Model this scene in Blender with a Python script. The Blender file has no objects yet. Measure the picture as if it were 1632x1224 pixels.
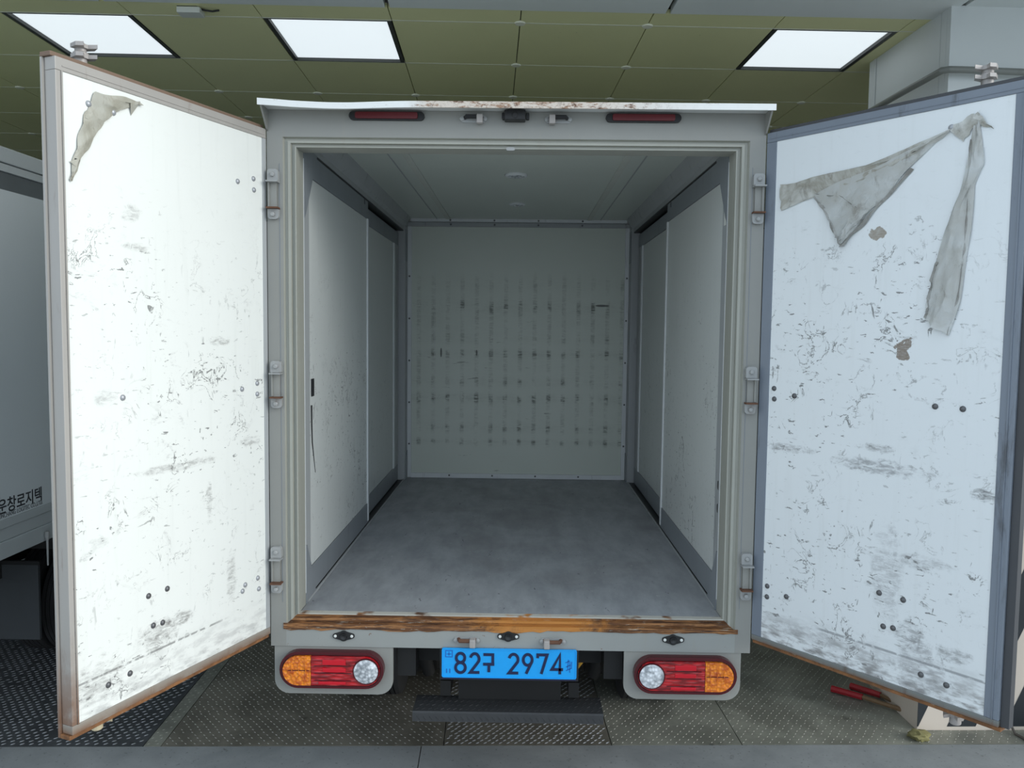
import bpy, bmesh, math, random
from mathutils import Vector, Matrix
random.seed(7)
S = bpy.context.scene
COL = S.collection
PI = math.pi

# ---------------------------------------------------------------- camera
F_PX, PITCH, YAW, ROLL = 1280.567, math.radians(-3.8821), math.radians(-0.6361), math.radians(0.6599)
cam = bpy.data.cameras.new('camera'); cam.sensor_width = 36; cam.lens = F_PX*36/1632
cam.clip_start = 0.05; cam.clip_end = 300
co = bpy.data.objects.new('camera', cam); COL.objects.link(co); S.camera = co
fw = Vector((math.sin(YAW)*math.cos(PITCH), math.cos(YAW)*math.cos(PITCH), math.sin(PITCH)))
rt = Vector((math.cos(YAW), -math.sin(YAW), 0)); up = rt.cross(fw)
r2 = math.cos(ROLL)*rt + math.sin(ROLL)*up; u2 = -math.sin(ROLL)*rt + math.cos(ROLL)*up
M = Matrix((r2, u2, -fw)).transposed().to_4x4(); M.translation = (0.0298, -2.946, 1.83)
co.matrix_world = M

# ---------------------------------------------------------------- world, sun, exposure
W = bpy.data.worlds.new('sky'); S.world = W; W.use_nodes = True
bg = W.node_tree.nodes['Background']; bg.inputs[0].default_value = (0.74, 0.87, 1.0, 1); bg.inputs[1].default_value = 1.45
sun = bpy.data.lights.new('sun', 'SUN'); sun.energy = 2.2; sun.angle = math.radians(38); sun.color = (1.0, 0.98, 0.92)
so = bpy.data.objects.new('sun', sun); COL.objects.link(so)
so.rotation_euler = Vector((0.90, -0.34, 0.33)).to_track_quat('Z', 'Y').to_euler(); so.location = (8, -8, 6)
vs = S.view_settings; vs.view_transform = 'Standard'; vs.look = 'None'; vs.gamma = 1; vs.use_curve_mapping = False
vs.exposure = 0.0

# ---------------------------------------------------------------- node materials
def lin(r, g, b):
    f = lambda c: (c/255/12.92) if c/255 <= .04045 else ((c/255+.055)/1.055)**2.4
    return (f(r), f(g), f(b), 1)
class NM:
    def __init__(s, name):
        s.m = bpy.data.materials.new(name); s.m.use_nodes = True
        s.t = s.m.node_tree; s.n = s.t.nodes; s.b = s.n['Principled BSDF']
        s.co = s.n.new('ShaderNodeTexCoord').outputs['Object']
        sep = s.n.new('ShaderNodeSeparateXYZ'); s.t.links.new(s.co, sep.inputs[0])
        s.x, s.y, s.z = sep.outputs
    def put(s, sock, v):
        if hasattr(v, 'links'): s.t.links.new(v, sock)
        else: sock.default_value = v
    def f(s, op, a, b=0., c=0.):
        n = s.n.new('ShaderNodeMath'); n.operation = op
        for i, v in enumerate((a, b, c)): s.put(n.inputs[i], v)
        return n.outputs[0]
    def add(s, *a):
        r = a[0]
        for q in a[1:]: r = s.f('ADD', r, q)
        return r
    def mul(s, *a):
        r = a[0]
        for q in a[1:]: r = s.f('MULTIPLY', r, q)
        return r
    def noise(s, scale, detail=4, rough=.55, dist=0, st=(1, 1, 1), off=(0, 0, 0)):
        mp = s.n.new('ShaderNodeMapping'); s.t.links.new(s.co, mp.inputs[0])
        mp.inputs['Scale'].default_value = st; mp.inputs['Location'].default_value = off
        n = s.n.new('ShaderNodeTexNoise'); s.t.links.new(mp.outputs[0], n.inputs['Vector'])
        n.inputs['Scale'].default_value = scale; n.inputs['Detail'].default_value = detail
        n.inputs['Roughness'].default_value = rough; n.inputs['Distortion'].default_value = dist
        return n.outputs['Fac']
    def vor(s, scale, feature='F1', st=(1, 1, 1)):
        mp = s.n.new('ShaderNodeMapping'); s.t.links.new(s.co, mp.inputs[0]); mp.inputs['Scale'].default_value = st
        n = s.n.new('ShaderNodeTexVoronoi'); s.t.links.new(mp.outputs[0], n.inputs['Vector'])
        n.inputs['Scale'].default_value = scale; n.feature = feature
        return n.outputs
    def step(s, v, a, b):   # smooth 0..1 from a to b
        n = s.n.new('ShaderNodeMapRange'); n.interpolation_type = 'SMOOTHSTEP'
        s.put(n.inputs[0], v); n.inputs[1].default_value = a; n.inputs[2].default_value = b
        return n.outputs[0]
    def band(s, v, c, w):   # 1 near c
        return s.step(s.f('ABSOLUTE', s.f('SUBTRACT', v, c)), w, w*.3)
    def ell(s, a, ca, ra, b, cb, rb, wob=.5, scale=30):
        d1 = s.f('POWER', s.f('ABSOLUTE', s.f('DIVIDE', s.f('SUBTRACT', a, ca), ra)), 2.)
        d2 = s.f('POWER', s.f('ABSOLUTE', s.f('DIVIDE', s.f('SUBTRACT', b, cb), rb)), 2.)
        d = s.add(d1, d2, s.mul(s.f('SUBTRACT', s.noise(scale), .5), wob*2))
        return s.step(d, 1.1, .8)
    def soft(s, a, ca, ra, b, cb, rb, scale=12):
        w = s.mul(s.f('SUBTRACT', s.noise(scale*1.5, 5, .75, .6), .5), 4.5)
        d1 = s.f('POWER', s.f('ABSOLUTE', s.f('DIVIDE', s.f('SUBTRACT', a, ca), ra*1.25)), 2.)
        d2 = s.f('POWER', s.f('ABSOLUTE', s.f('DIVIDE', s.f('SUBTRACT', b, cb), rb*1.25)), 2.)
        return s.step(s.add(d1, d2, w), 1.3, .1)
    def mix(s, f, a, b):
        n = s.n.new('ShaderNodeMix'); n.data_type = 'RGBA'
        s.put(n.inputs['Factor'], f); s.put(n.inputs['A'], a); s.put(n.inputs['B'], b)
        return n.outputs['Result']
    def done(s, col, rough=.5, metal=0., bump=None, strength=.3, dist=.01, **kw):
        s.put(s.b.inputs['Base Color'], col); s.put(s.b.inputs['Roughness'], rough); s.put(s.b.inputs['Metallic'], metal)
        if bump is not None:
            n = s.n.new('ShaderNodeBump'); n.inputs['Strength'].default_value = strength; n.inputs['Distance'].default_value = dist
            s.t.links.new(bump, n.inputs['Height']); s.t.links.new(n.outputs[0], s.b.inputs['Normal'])
        for k, v in kw.items(): s.put(s.b.inputs[k.replace('_', ' ')], v)
        return s.m
RUST = (.15, .058, .018, 1); RUST2 = (.26, .115, .042, 1); RUSTD = (.055, .024, .012, 1)

def plain(name, c, rough=.5, metal=0., var=.12, scale=8, bump=.0, **kw):
    m = NM(name); n = m.noise(scale, 5)
    c2 = tuple(v*(1-var*2) for v in c[:3])+(1,)
    return m.done(m.mix(n, c2, c), rough, metal, m.noise(scale*12) if bump else None, bump, .004, **kw)

def mat_scuffed(name, base, off, z0=.70, z1=2.45, dens=1., grime=.5, axis='x', extra=None, lo=2.3, hi=1.8):
    """white sandwich panel: blistered skin, scuffs and dashes"""
    m = NM(name)
    hm = m.step(m.z, lo, hi)
    blot = m.step(m.noise(2.6, 3, .6, 0, (1, 1, 1), off), .44, .62)
    n1 = m.noise(13, 5, .62, .9, (1, 1, 1), off)
    lines = m.mul(m.band(n1, .46, .014), m.step(m.noise(7, 4, .6, 0, (1, 1, 1), (off[0]+3, 1, 2)), .52, .63))
    n2 = m.noise(26, 4, .6, .4, (1, 1, 2.6) if axis == 'x' else (1, 1, 2.6), (off[0]+9, off[1], off[2]))
    dash = m.step(n2, .63, .68)
    n3 = m.noise(16, 4, .65, .6, (2.2, 2.2, .8), (off[0]+5, off[1]+2, off[2]))
    dash2 = m.step(n3, .64, .71)
    patch = m.step(m.noise(5, 5, .7, .3, (1, 1, 1.7), (off[0]+1, 7, 3)), .60, .75)
    smear = m.mul(m.step(m.noise(6, 6, .75, 1.2, (1.2, 1.2, 2.4), (off[0]+15, 3, 6)), .60, .74), m.step(m.noise(45, 3, .6, .5, (1, 1, 2.5)), .30, .62))
    scuff = m.f('MINIMUM', m.mul(m.add(m.mul(lines, 1.1), m.mul(dash, .9), m.mul(dash2, .8), m.mul(patch, .25), m.mul(smear, .55)), m.add(m.mul(blot, .8), .2), hm, dens), .8)
    drip = m.mul(m.step(m.noise(6, 4, .6, 0, (5, 5, .35), off), .52, .75), .10)
    low = m.mul(m.step(m.z, z0+.16, z0), m.step(m.noise(14, 5, .6, 0, (1, 1, 3), off), .40, .66), grime)
    c = m.mix(m.noise(1.7, 3), tuple(v*.93 for v in base[:3])+(1,), base)
    c = m.mix(drip, c, (.45, .46, .42, 1))
    c = m.mix(scuff, c, (.13, .13, .125, 1))
    c = m.mix(low, c, (.25, .245, .24, 1))
    if extra: c = extra(m, c)
    bmp = m.add(m.mul(lines, .8), m.mul(dash, .5), m.mul(m.noise(20, 3), .25))
    return m.done(c, m.add(.32, m.mul(scuff, .3)), 0, bmp, .25, .004)

def ex_left(m, c):
    sc = m.mul(m.band(m.z, .812, .005), m.step(m.noise(40), .38, .5), m.step(m.x, .20, .3))
    c = m.mix(m.mul(sc, .8), c, (.22, .22, .21, 1))
    for (u, z, ru, rz, k) in [(.53, .86, .07, .04, .6), (.75, .80, .07, .05, .5), (.20, .95, .02, .07, .55), (.44, 1.38, .15, .012, .55), (.10, 1.42, .05, .014, .5),
                              (.60, 2.16, .03, .02, .4), (.58, 2.06, .04, .012, .5), (.24, 1.78, .04, .014, .55), (.44, .88, .05, .02, .7), (.70, 1.62, .03, .02, .4), (.30, 1.25, .012, .05, .5)]:
        c = m.mix(m.mul(m.soft(m.x, u, ru, m.z, z, rz, 12), k*1.1, m.step(m.noise(24, 6, .75, .5, (1, 1, 3.2)), .36, .66)), c, (.14, .13, .12, 1))
    return c
def ex_right(m, c):
    sc = m.mul(m.band(m.z, .806, .006), m.step(m.noise(40), .34, .5), m.step(m.x, -.25, -.29))
    c = m.mix(m.mul(sc, .75), c, (.24, .25, .26, 1))
    for (u, z, ru, rz, k, col) in [(.62, .79, .07, .07, .5, (.26, .26, .27, 1)),
                              (.58, .88, .04, .035, .6, (.17, .17, .17, 1)), (.47, 1.40, .13, .02, .6, (.16, .16, .17, 1)), (.45, 1.46, .05, .012, .7, (.14, .14, .14, 1)), (.78, 1.36, .03, .015, .8, (.13, .13, .13, 1)),
                              (.50, 1.05, .04, .14, .4, (.2, .2, .2, 1)), (.13, 1.42, .09, .012, .6, (.15, .15, .15, 1)), (.71, .86, .05, .02, .6, (.15, .15, .15, 1)), (.60, 1.12, .08, .02, .4, (.18, .18, .18, 1)), (.30, .775, .25, .02, .4, (.3, .3, .3, 1))]:
        c = m.mix(m.mul(m.soft(m.x, -u, ru, m.z, z, rz, 12), k*1.1, m.step(m.noise(24, 6, .75, .5, (1, 1, 3.2)), .36, .64)), c, col)
    for (u, z, ru, rz, col) in [(.422, 2.152, .028, .020, (.25, .21, .16, 1)), (.520, 1.783, .025, .034, (.17, .125, .085, 1))]:
        c = m.mix(m.mul(m.ell(m.x, -u, ru, m.z, z, rz, 2.6, 30), m.add(.55, m.mul(m.noise(60, 3, .7, 0, (1, 1, 3)), .6))), c, col)
    for (u, z, ru, rz) in [(.262, 1.955, .028, .03), (.536, 2.164, .028, .03), (.40, 1.91, .04, .02), (.33, 1.88, .03, .03), (.60, 1.66, .05, .04), (.22, 1.80, .03, .02), (.40, 1.68, .03, .05), (.17, 1.75, .02, .03)]:
        d = m.add(m.f('POWER', m.f('ABSOLUTE', m.f('DIVIDE', m.f('SUBTRACT', m.x, -u), ru)), 2.), m.f('POWER', m.f('ABSOLUTE', m.f('DIVIDE', m.f('SUBTRACT', m.z, z), rz)), 2.), m.mul(m.f('SUBTRACT', m.noise(16, 5, .7), .5), 4.5))
        c = m.mix(m.mul(m.band(d, 1., .22), m.step(m.noise(26), .45, .6), .6), c, (.16, .16, .16, 1))
    return c
def mat_bulk():
    m = NM('bulkhead_panel_scuffed')
    colm = m.step(m.f('COSINE', m.mul(m.f('SUBTRACT', m.x, .02), 2*PI/.1035)), .35, .95)
    rows = None
    for z, w, k in [(1.99, .05, .9), (1.76, .035, .5), (1.655, .028, 1.), (1.45, .03, .75), (1.335, .03, 1.3), (1.12, .03, .8), (1.02, .022, 1.0), (1.86, .09, .35), (1.55, .09, .3), (1.23, .1, .3), (2.14, .06, .4)]:
        b = m.mul(m.f('POWER', 2.718, m.mul(-1., m.f('POWER', m.f('ABSOLUTE', m.f('DIVIDE', m.f('SUBTRACT', m.z, z), w)), 2.))), k)
        rows = b if rows is None else m.add(rows, b)
    nz = m.step(m.noise(9, 4, .7), .3, .7); fine = m.step(m.noise(40, 3, .7, 0, (.4, 1, 2.5)), .3, .6)
    sm = m.f('MINIMUM', m.mul(rows, m.add(m.mul(colm, .9), .12), nz, fine, 1.15), .8)
    c = m.mix(m.noise(2, 3), (.55, .59, .52, 1), (.63, .66, .60, 1))
    c = m.mix(sm, c, (.085, .09, .07, 1))
    hl = m.mul(m.step(m.noise(11, 4, .6, .3, (.5, 1, 3)), .68, .74), m.step(m.z, 2.1, 1.6), .6)
    c = m.mix(hl, c, (.12, .12, .1, 1))
    for (x, z, rx, rz) in [(-.545, 1.66, .007, .035), (-.29, 1.66, .006, .022), (.60, 2.005, .05, .008)]:
        c = m.mix(m.mul(m.ell(m.x, x, rx, m.z, z, rz, .3), .85), c, (.05, .05, .045, 1))
    return m.done(c, .42, 0, m.noise(30), .1, .003)
def mat_paint(name, base, rust=0.):
    m = NM(name)
    c = m.mix(m.noise(5, 5, .6), tuple(v*.86 for v in base[:3])+(1,), base)
    st = m.mul(m.step(m.noise(7, 4, .6, 0, (4, 4, .5)), .55, .75), .25)
    c = m.mix(st, c, (.30, .28, .23, 1))
    if rust:
        c = m.mix(m.mul(m.step(m.noise(45, 3, .7), .66, .72), rust), c, RUST)
    return m.done(c, .42, 0, m.noise(60), .05, .002)
def mat_sill():
    m = NM('rusted_sill_metal')
    n = m.noise(7, 6, .7, .3, (1, 4, 6)); n2 = m.noise(16, 5, .7, .2, (.5, 4, 7), (4, 4, 4))
    c = m.mix(m.step(n, .35, .62), RUSTD, RUST)
    c = m.mix(m.step(n2, .44, .62), c, (.34, .155, .055, 1))
    c = m.mix(m.mul(m.step(m.noise(30, 4, .7, 0, (.6, 1, 5)), .60, .68), .8), c, (.42, .40, .34, 1))
    bright = m.mul(m.soft(m.x, .12, .20, m.z, .735, .05, 9), .75)
    c = m.mix(bright, c, (.55, .22, .04, 1))
    edge = m.mul(m.step(m.z, .744, .749), m.step(m.noise(8, 3), .36, .46))
    c = m.mix(edge, c, (.45, .43, .38, 1))
    return m.done(c, .75, 0, n, .5, .006)
def mat_lip():
    m = NM('white_lip_rust_streaked')
    zone = m.mul(m.step(m.x, -.40, -.28), m.step(m.x, .75, .2))
    n = m.noise(40, 6, .8, .3, (.6, 1, 1.8))
    f = m.step(m.add(n, m.mul(zone, .13)), .60, .70)
    spots = m.step(m.noise(85, 4, .7), .52, .60)
    c = m.mix(m.mul(zone, .7), (.80, .81, .80, 1), (.58, .47, .37, 1))
    c = m.mix(m.mul(f, .8), c, RUST2); c = m.mix(m.mul(m.add(m.mul(f, .8), m.mul(zone, .35)), spots, .9), c, (.10, .04, .02, 1))
    return m.done(c, .5, 0, n, .2, .003)
def mat_alu(name, base, dirt=(.12, .11, .10, 1), k=.6, rustz=None, metal=.0, rough=.42):
    m = NM(name)
    c = m.mix(m.noise(6, 5, .6, 0, (1, 1, .3)), tuple(v*.78 for v in base[:3])+(1,), base)
    d = m.mul(m.step(m.noise(5, 6, .7, 0, (3, 3, .5)), .56, .72), k)
    c = m.mix(d, c, dirt)
    if rustz:
        f = m.mul(m.step(m.z, rustz[1], rustz[0]), m.step(m.noise(9, 5, .7), .25, .6)); c = m.mix(m.mul(f, .85), c, RUST)
    return m.done(c, rough, metal, m.noise(50), .05, .002)
def mat_rust_rail(name):
    m = NM(name); n = m.noise(12, 6, .7)
    c = m.mix(m.step(n, .35, .65), (.13, .055, .02, 1), RUST2); c = m.mix(m.mul(m.step(m.noise(25, 4), .6, .7), .5), c, (.4, .36, .3, 1))
    return m.done(c, .75, 0, n, .4, .005)
def mat_cargo_floor():
    m = NM('scuffed_grey_plywood_deck')
    n = m.noise(4, 6, .65, .2, (3, 1, 1)); n2 = m.noise(2.0, 4, .6, .5)
    c = m.mix(m.step(n, .3, .7), (.26, .27, .285, 1), (.36, .37, .385, 1))
    c = m.mix(m.mul(m.step(n2, .45, .7), .45), c, (.20, .195, .195, 1))
    c = m.mix(m.mul(m.step(m.noise(22, 5, .7, .3, (2.2, .7, 1)), .65, .70), .75), c, (.035, .035, .035, 1))
    c = m.mix(m.mul(m.step(m.noise(50, 2, .5), .73, .76), .7), c, (.5, .5, .48, 1))
    return m.done(c, m.add(.38, m.mul(n2, .25)), 0, n, .12, .003)
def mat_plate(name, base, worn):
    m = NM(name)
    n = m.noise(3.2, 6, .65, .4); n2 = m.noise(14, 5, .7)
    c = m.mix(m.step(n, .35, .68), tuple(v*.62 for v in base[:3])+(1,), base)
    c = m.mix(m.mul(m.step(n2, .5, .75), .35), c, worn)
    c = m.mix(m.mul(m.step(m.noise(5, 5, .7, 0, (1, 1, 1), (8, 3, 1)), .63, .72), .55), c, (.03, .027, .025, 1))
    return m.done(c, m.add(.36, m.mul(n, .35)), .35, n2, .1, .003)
def mat_concrete():
    m = NM('worn_grey_concrete')
    n = m.noise(2.4, 6, .65, .3); c = m.mix(m.step(n, .3, .7), (.20, .215, .22, 1), (.28, .295, .30, 1))
    c = m.mix(m.mul(m.step(m.noise(55, 3, .6), .62, .70), .5), c, (.06, .06, .06, 1))
    c = m.mix(m.mul(m.step(m.noise(12, 5, .7, 0, (1, 1, 1), (5, 1, 1)), .64, .72), .6), c, (.06, .055, .05, 1))
    return m.done(c, .7, 0, m.noise(80, 4), .2, .004)
def mat_tile():
    m = NM('olive_ceiling_tile')
    c = m.mix(m.noise(1.4, 4, .6), (.68, .675, .37, 1), (.76, .755, .43, 1))
    c = m.mix(m.mul(m.step(m.noise(60, 2), .74, .77), .8), c, (.05, .05, .04, 1))
    return m.done(c, .6)
def mat_lens(name, c1, c2, st=(1, 1, 1), scale=90, rough=.12, emit=0):
    m = NM(name); v = m.vor(scale, 'F1', st)
    f = m.step(v['Distance'], .15, .75); g = m.noise(35, 3, .6, 0, st)
    c = m.mix(m.add(m.mul(f, .6), m.mul(m.step(g, .4, .65), .5)), c1, c2)
    return m.done(c, rough, 0, v['Distance'], .55, .006, Coat_Weight=.6)
def mat_film(name='torn_dirty_film', c1=(.46, .46, .43, 1), c2=(.70, .72, .71, 1), c3=(.26, .24, .20, 1), al=.55):
    m = NM(name); n = m.noise(7, 6, .7, .8); n2 = m.noise(22, 5, .7, .5, (1, 1, .5))
    c = m.mix(m.step(n, .36, .64), c1, c2); c = m.mix(m.mul(m.step(n2, .52, .72), .65), c, c3)
    return m.done(c, .5, 0, n, .4, .01, Alpha=m.f('MINIMUM', 1., m.add(al, m.mul(m.step(n, .65, .35), .35))))
def mat_emit(name, c, e):
    m = NM(name); sp = m.step(m.noise(17, 5, .7, .4, (1, 2, 1)), .70, .73)
    col = m.mix(m.mul(sp, .6), c, (.35, .38, .38, 1))
    return m.done((.8, .8, .8, 1), .4, 0, Emission_Color=col, Emission_Strength=e)

MT = dict(
 doorL=mat_scuffed('white_door_panel_bare', (.80, .81, .77, 1), (2, 1, 5), extra=ex_left, dens=1.8),
 doorR=mat_scuffed('white_door_panel_blistered', (.76, .79, .80, 1), (11, 4, 8), extra=ex_right, grime=1., dens=2.0),
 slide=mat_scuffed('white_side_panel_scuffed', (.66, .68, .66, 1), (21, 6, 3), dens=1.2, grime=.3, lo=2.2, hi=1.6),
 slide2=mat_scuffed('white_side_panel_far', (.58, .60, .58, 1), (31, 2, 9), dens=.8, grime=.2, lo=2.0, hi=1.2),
 bulk=mat_bulk(), paint=mat_paint('grey_body_paint', (.275, .275, .255, 1)), paintr=mat_paint('grey_sill_paint_pitted', (.31, .32, .305, 1), .85),
 sill=mat_sill(), lip=mat_lip(), chan=mat_paint('pale_jamb_paint', (.36, .36, .315, 1)),
 alu=mat_alu('dull_aluminium_frame', (.40, .415, .42, 1)), aluL=mat_alu('weathered_door_frame', (.40, .375, .345, 1), (.17, .12, .085, 1), .6, (.66, 1.0)),
 aluB=mat_alu('rust_edged_rail', (.30, .265, .225, 1), (.20, .14, .10, 1), .6, (.674, .704)),
 aluRB=mat_alu('grimy_bottom_rail', (.19, .20, .19, 1), (.10, .07, .05, 1), .7, (.680, .702)),
 aluR=mat_alu('stained_door_frame', (.20, .23, .275, 1), (.05, .05, .05, 1), .7), steel=mat_alu('grey_frame_steel', (.24, .26, .28, 1)),
 brite=mat_alu('bright_aluminium_angle', (.72, .74, .75, 1), k=.3), rustrail=mat_rust_rail('rusted_door_edge'), flange=plain('dark_door_flange', (.06, .062, .068, 1), .5),
 flangeL=plain('brown_door_flange', (.20, .13, .09, 1), .7),
 deck=mat_cargo_floor(), inceil=plain('box_ceiling_skin', (.62, .66, .60, 1), .3, 0, .06, 2), skin=plain('box_outer_skin', (.70, .71, .70, 1), .4),
 black=plain('black_plastic', (.012, .012, .013, 1), .45), rubber=plain('tyre_rubber', (.022, .022, .023, 1), .8, 0, .2, 14), chassis=plain('dark_chassis_steel', (.010, .010, .010, 1), .7, 0, .25, 6),
 zinc=mat_alu('zinc_hardware', (.36, .365, .36, 1), (.20, .12, .07, 1), .55), rivet=plain('steel_rivet', (.42, .43, .45, 1), .35, .3), rivetd=plain('dark_rivet', (.13, .13, .135, 1), .4, .4),
 rustkeep=plain('rusted_keeper', (.17, .075, .04, 1), .75, 0, .3, 40), plate=plain('blue_plate_sheet', (.006, .36, .86, 1), .38, 0, .06, 40), ink=plain('navy_plate_ink', (.006, .014, .07, 1), .4), faint=plain('plate_emblem_blue', (.012, .13, .50, 1), .4),
 red=mat_lens('red_lamp_lens', (.55, .004, .01, 1), (.16, .001, .004, 1), (.35, 1, 1.4), 70), amber=mat_lens('amber_lamp_lens', (.95, .30, .008, 1), (.50, .09, .004, 1), (1, 1, 1), 90),
 clear=mat_lens('clear_reverse_lens', (.85, .87, .90, 1), (.25, .27, .29, 1), (1, 1, 1), 75), bezel=plain('dark_red_bezel', (.075, .003, .008, 1), .25), redbar=plain('bright_red_reflector', (.62, .006, .02, 1), .25),
 reddull=plain('dull_red_lens', (.13, .008, .012, 1), .35), film=mat_film(), bump=plain('black_step_steel', (.055, .057, .06, 1), .5, .2, .2, 20), yellow=plain('yellow_strap', (.50, .27, .02, 1), .6),
 tile=mat_tile(), tilew=plain('cream_strip', (.85, .85, .70, 1), .6), gap=plain('dark_ceiling_void', (.04, .04, .03, 1), .8), soffit=plain('grey_soffit_panel', (.72, .76, .75, 1), .5, 0, .05, 1), frame=plain('dark_lamp_frame', (.05, .055, .05, 1), .5),
 lamp=mat_emit('lit_lamp_diffuser', (.86, .95, 1.0, 1), .82), pillar=plain('white_pillar_cladding', (.62, .65, .64, 1), .5, 0, .06, 2), beige=plain('beige_pillar_paint', (.68, .59, .50, 1), .6, 0, .05, 3), stripe=plain('black_stripe_tape', (.025, .03, .035, 1), .5),
 wall=plain('dim_garage_wall', (.35, .35, .31, 1), .7), conc=mat_concrete(), yard=plain('pale_bounce_concrete', (.42, .42, .40, 1), .8, 0, .1, 3),  # yard tone is raised for ground bounce
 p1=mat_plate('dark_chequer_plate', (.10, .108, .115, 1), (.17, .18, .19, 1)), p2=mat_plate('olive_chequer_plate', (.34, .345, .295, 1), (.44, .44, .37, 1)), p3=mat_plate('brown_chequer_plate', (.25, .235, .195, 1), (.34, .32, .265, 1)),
 lug=plain('worn_lug_steel', (.36, .38, .40, 1), .36, .4, .1), lugd=plain('dull_lug_steel', (.40, .40, .35, 1), .5, .2, .1),
 nwhite=plain('neighbour_box_panel', (.74, .79, .81, 1), .22, 0, .04, 1), nrail=plain('neighbour_rail', (.52, .56, .57, 1), .35, 0, .05, 3), ndark=plain('neighbour_recess', (.16, .18, .19, 1), .5), letter=plain('dark_lettering', (.03, .033, .04, 1), .5), lettergrey=plain('grey_lettering', (.13, .14, .15, 1), .5),
 mud=plain('dark_grey_mudguard', (.045, .05, .055, 1), .6), pipe=mat_alu('grey_pipe', (.20, .21, .19, 1)), camw=mat_alu('dull_cast_cam', (.40, .37, .35, 1)), camy=plain('yellowed_cast_cam', (.62, .54, .36, 1), .5, 0, .2, 30),
 wood=plain('brown_handle', (.20, .12, .06, 1), .6, 0, .2, 20), grip=plain('red_grip', (.32, .012, .02, 1), .45), rag=plain('yellow_green_rag', (.30, .27, .11, 1), .85, 0, .3, 20), cable=plain('brown_cable', (.10, .085, .07, 1), .6),
 whitep=plain('white_plastic', (.66, .68, .62, 1), .45), tape=plain('black_tape', (.012, .012, .014, 1), .5), sticker=plain('pale_sticker', (.75, .76, .72, 1), .5), post=plain('brown_post', (.10, .075, .06, 1), .6),
)
MT['filmL'] = mat_film('torn_tan_film', (.30, .285, .23, 1), (.46, .45, .39, 1), (.22, .19, .14, 1), .8)
MT['filmband'] = mat_film('torn_brown_film', (.30, .285, .24, 1), (.66, .66, .62, 1), (.17, .15, .12, 1), .72)
MT['filmedge'] = mat_film('folded_film_edge', (.22, .21, .19, 1), (.40, .40, .38, 1), (.14, .13, .11, 1), .9)

# ---------------------------------------------------------------- mesh helpers
def obj(name, bm, mat, parent=None, smooth=False, recalc=True):
    if recalc: bmesh.ops.recalc_face_normals(bm, faces=bm.faces[:])
    me = bpy.data.meshes.new(name); bm.to_mesh(me); bm.free()
    me.materials.append(MT[mat])
    if smooth:
        for p in me.polygons: p.use_smooth = True
        me.set_sharp_from_angle(angle=math.radians(38))
    o = bpy.data.objects.new(name, me); COL.objects.link(o)
    if parent: o.parent = parent
    return o
def link(name, me, parent, loc=(0, 0, 0), rot=(0, 0, 0), scale=(1, 1, 1)):
    o = bpy.data.objects.new(name, me); COL.objects.link(o); o.parent = parent
    o.location = loc; o.rotation_euler = rot; o.scale = scale
    return o
def empty(name, loc=(0, 0, 0), rz=0.):
    o = bpy.data.objects.new(name, None); COL.objects.link(o); o.location = loc; o.rotation_euler = (0, 0, rz); o.empty_display_size = .1
    return o
def tag(o, label, cat, group=None):
    o['label'] = label; o['category'] = cat
    if group: o['group'] = group
    return o
def struct(o, label=None):
    o['kind'] = 'structure'
    if label: o['label'] = label
    return o
def bx(bm, x0, x1, y0, y1, z0, z1, bev=0.):
    x0, x1 = sorted((x0, x1)); y0, y1 = sorted((y0, y1)); z0, z1 = sorted((z0, z1))
    v = [bm.verts.new((x, y, z)) for x in (x0, x1) for y in (y0, y1) for z in (z0, z1)]
    fs = [bm.faces.new([v[i] for i in q]) for q in ((0, 1, 3, 2), (4, 6, 7, 5), (0, 4, 5, 1), (2, 3, 7, 6), (0, 2, 6, 4), (1, 5, 7, 3))]
    if bev:
        es = set(e for f in fs for e in f.edges)
        bmesh.ops.bevel(bm, geom=list(es), offset=bev, segments=2, affect='EDGES', profile=.6)
    return bm
def box(*a, **k): return bx(bmesh.new(), *a, **k)
def prism(bm, pts, axis, a, b):
    """extrude polygon pts (2-tuples) along axis from a to b; the tuple fills the other two axes in xyz order"""
    def P(p, t):
        q = list(p); q.insert('xyz'.index(axis), t); return q
    n = len(pts); A = [bm.verts.new(P(p, a)) for p in pts]; B = [bm.verts.new(P(p, b)) for p in pts]
    bm.faces.new(A); bm.faces.new(B[::-1])
    for i in range(n): bm.faces.new((A[i], A[(i+1) % n], B[(i+1) % n], B[i]))
    return bm
def tube(bm, pts, r, n=10, caps=True):
    pts = [Vector(p) for p in pts]; rings = []
    rs = r if isinstance(r, (list, tuple)) else [r]*len(pts)
    ref = None
    for i, p in enumerate(pts):
        d = (pts[min(i+1, len(pts)-1)] - pts[max(i-1, 0)]).normalized()
        if ref is None: ref = d.orthogonal().normalized()
        ref = (ref - d*ref.dot(d)).normalized(); s = d.cross(ref)
        rings.append([bm.verts.new(p + rs[i]*(math.cos(2*PI*k/n)*ref + math.sin(2*PI*k/n)*s)) for k in range(n)])
    for A, B in zip(rings, rings[1:]):
        for k in range(n): bm.faces.new((A[k], A[(k+1) % n], B[(k+1) % n], B[k]))
    if caps: bm.faces.new(rings[0][::-1]); bm.faces.new(rings[-1])
    return bm
def lathe(bm, prof, axis='x', c=(0, 0, 0), n=32):
    """prof: list of (t along axis, radius)"""
    c = Vector(c); rings = []
    for t, r in prof:
        ring = []
        for k in range(n):
            a = 2*PI*k/n; q = [r*math.cos(a), r*math.sin(a)]; q.insert('xyz'.index(axis), t); ring.append(bm.verts.new(c+Vector(q)))
        rings.append(ring)
    for A, B in zip(rings, rings[1:]):
        for k in range(n): bm.faces.new((A[k], A[(k+1) % n], B[(k+1) % n], B[k]))
    bm.faces.new(rings[0][::-1]); bm.faces.new(rings[-1])
    return bm
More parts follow.
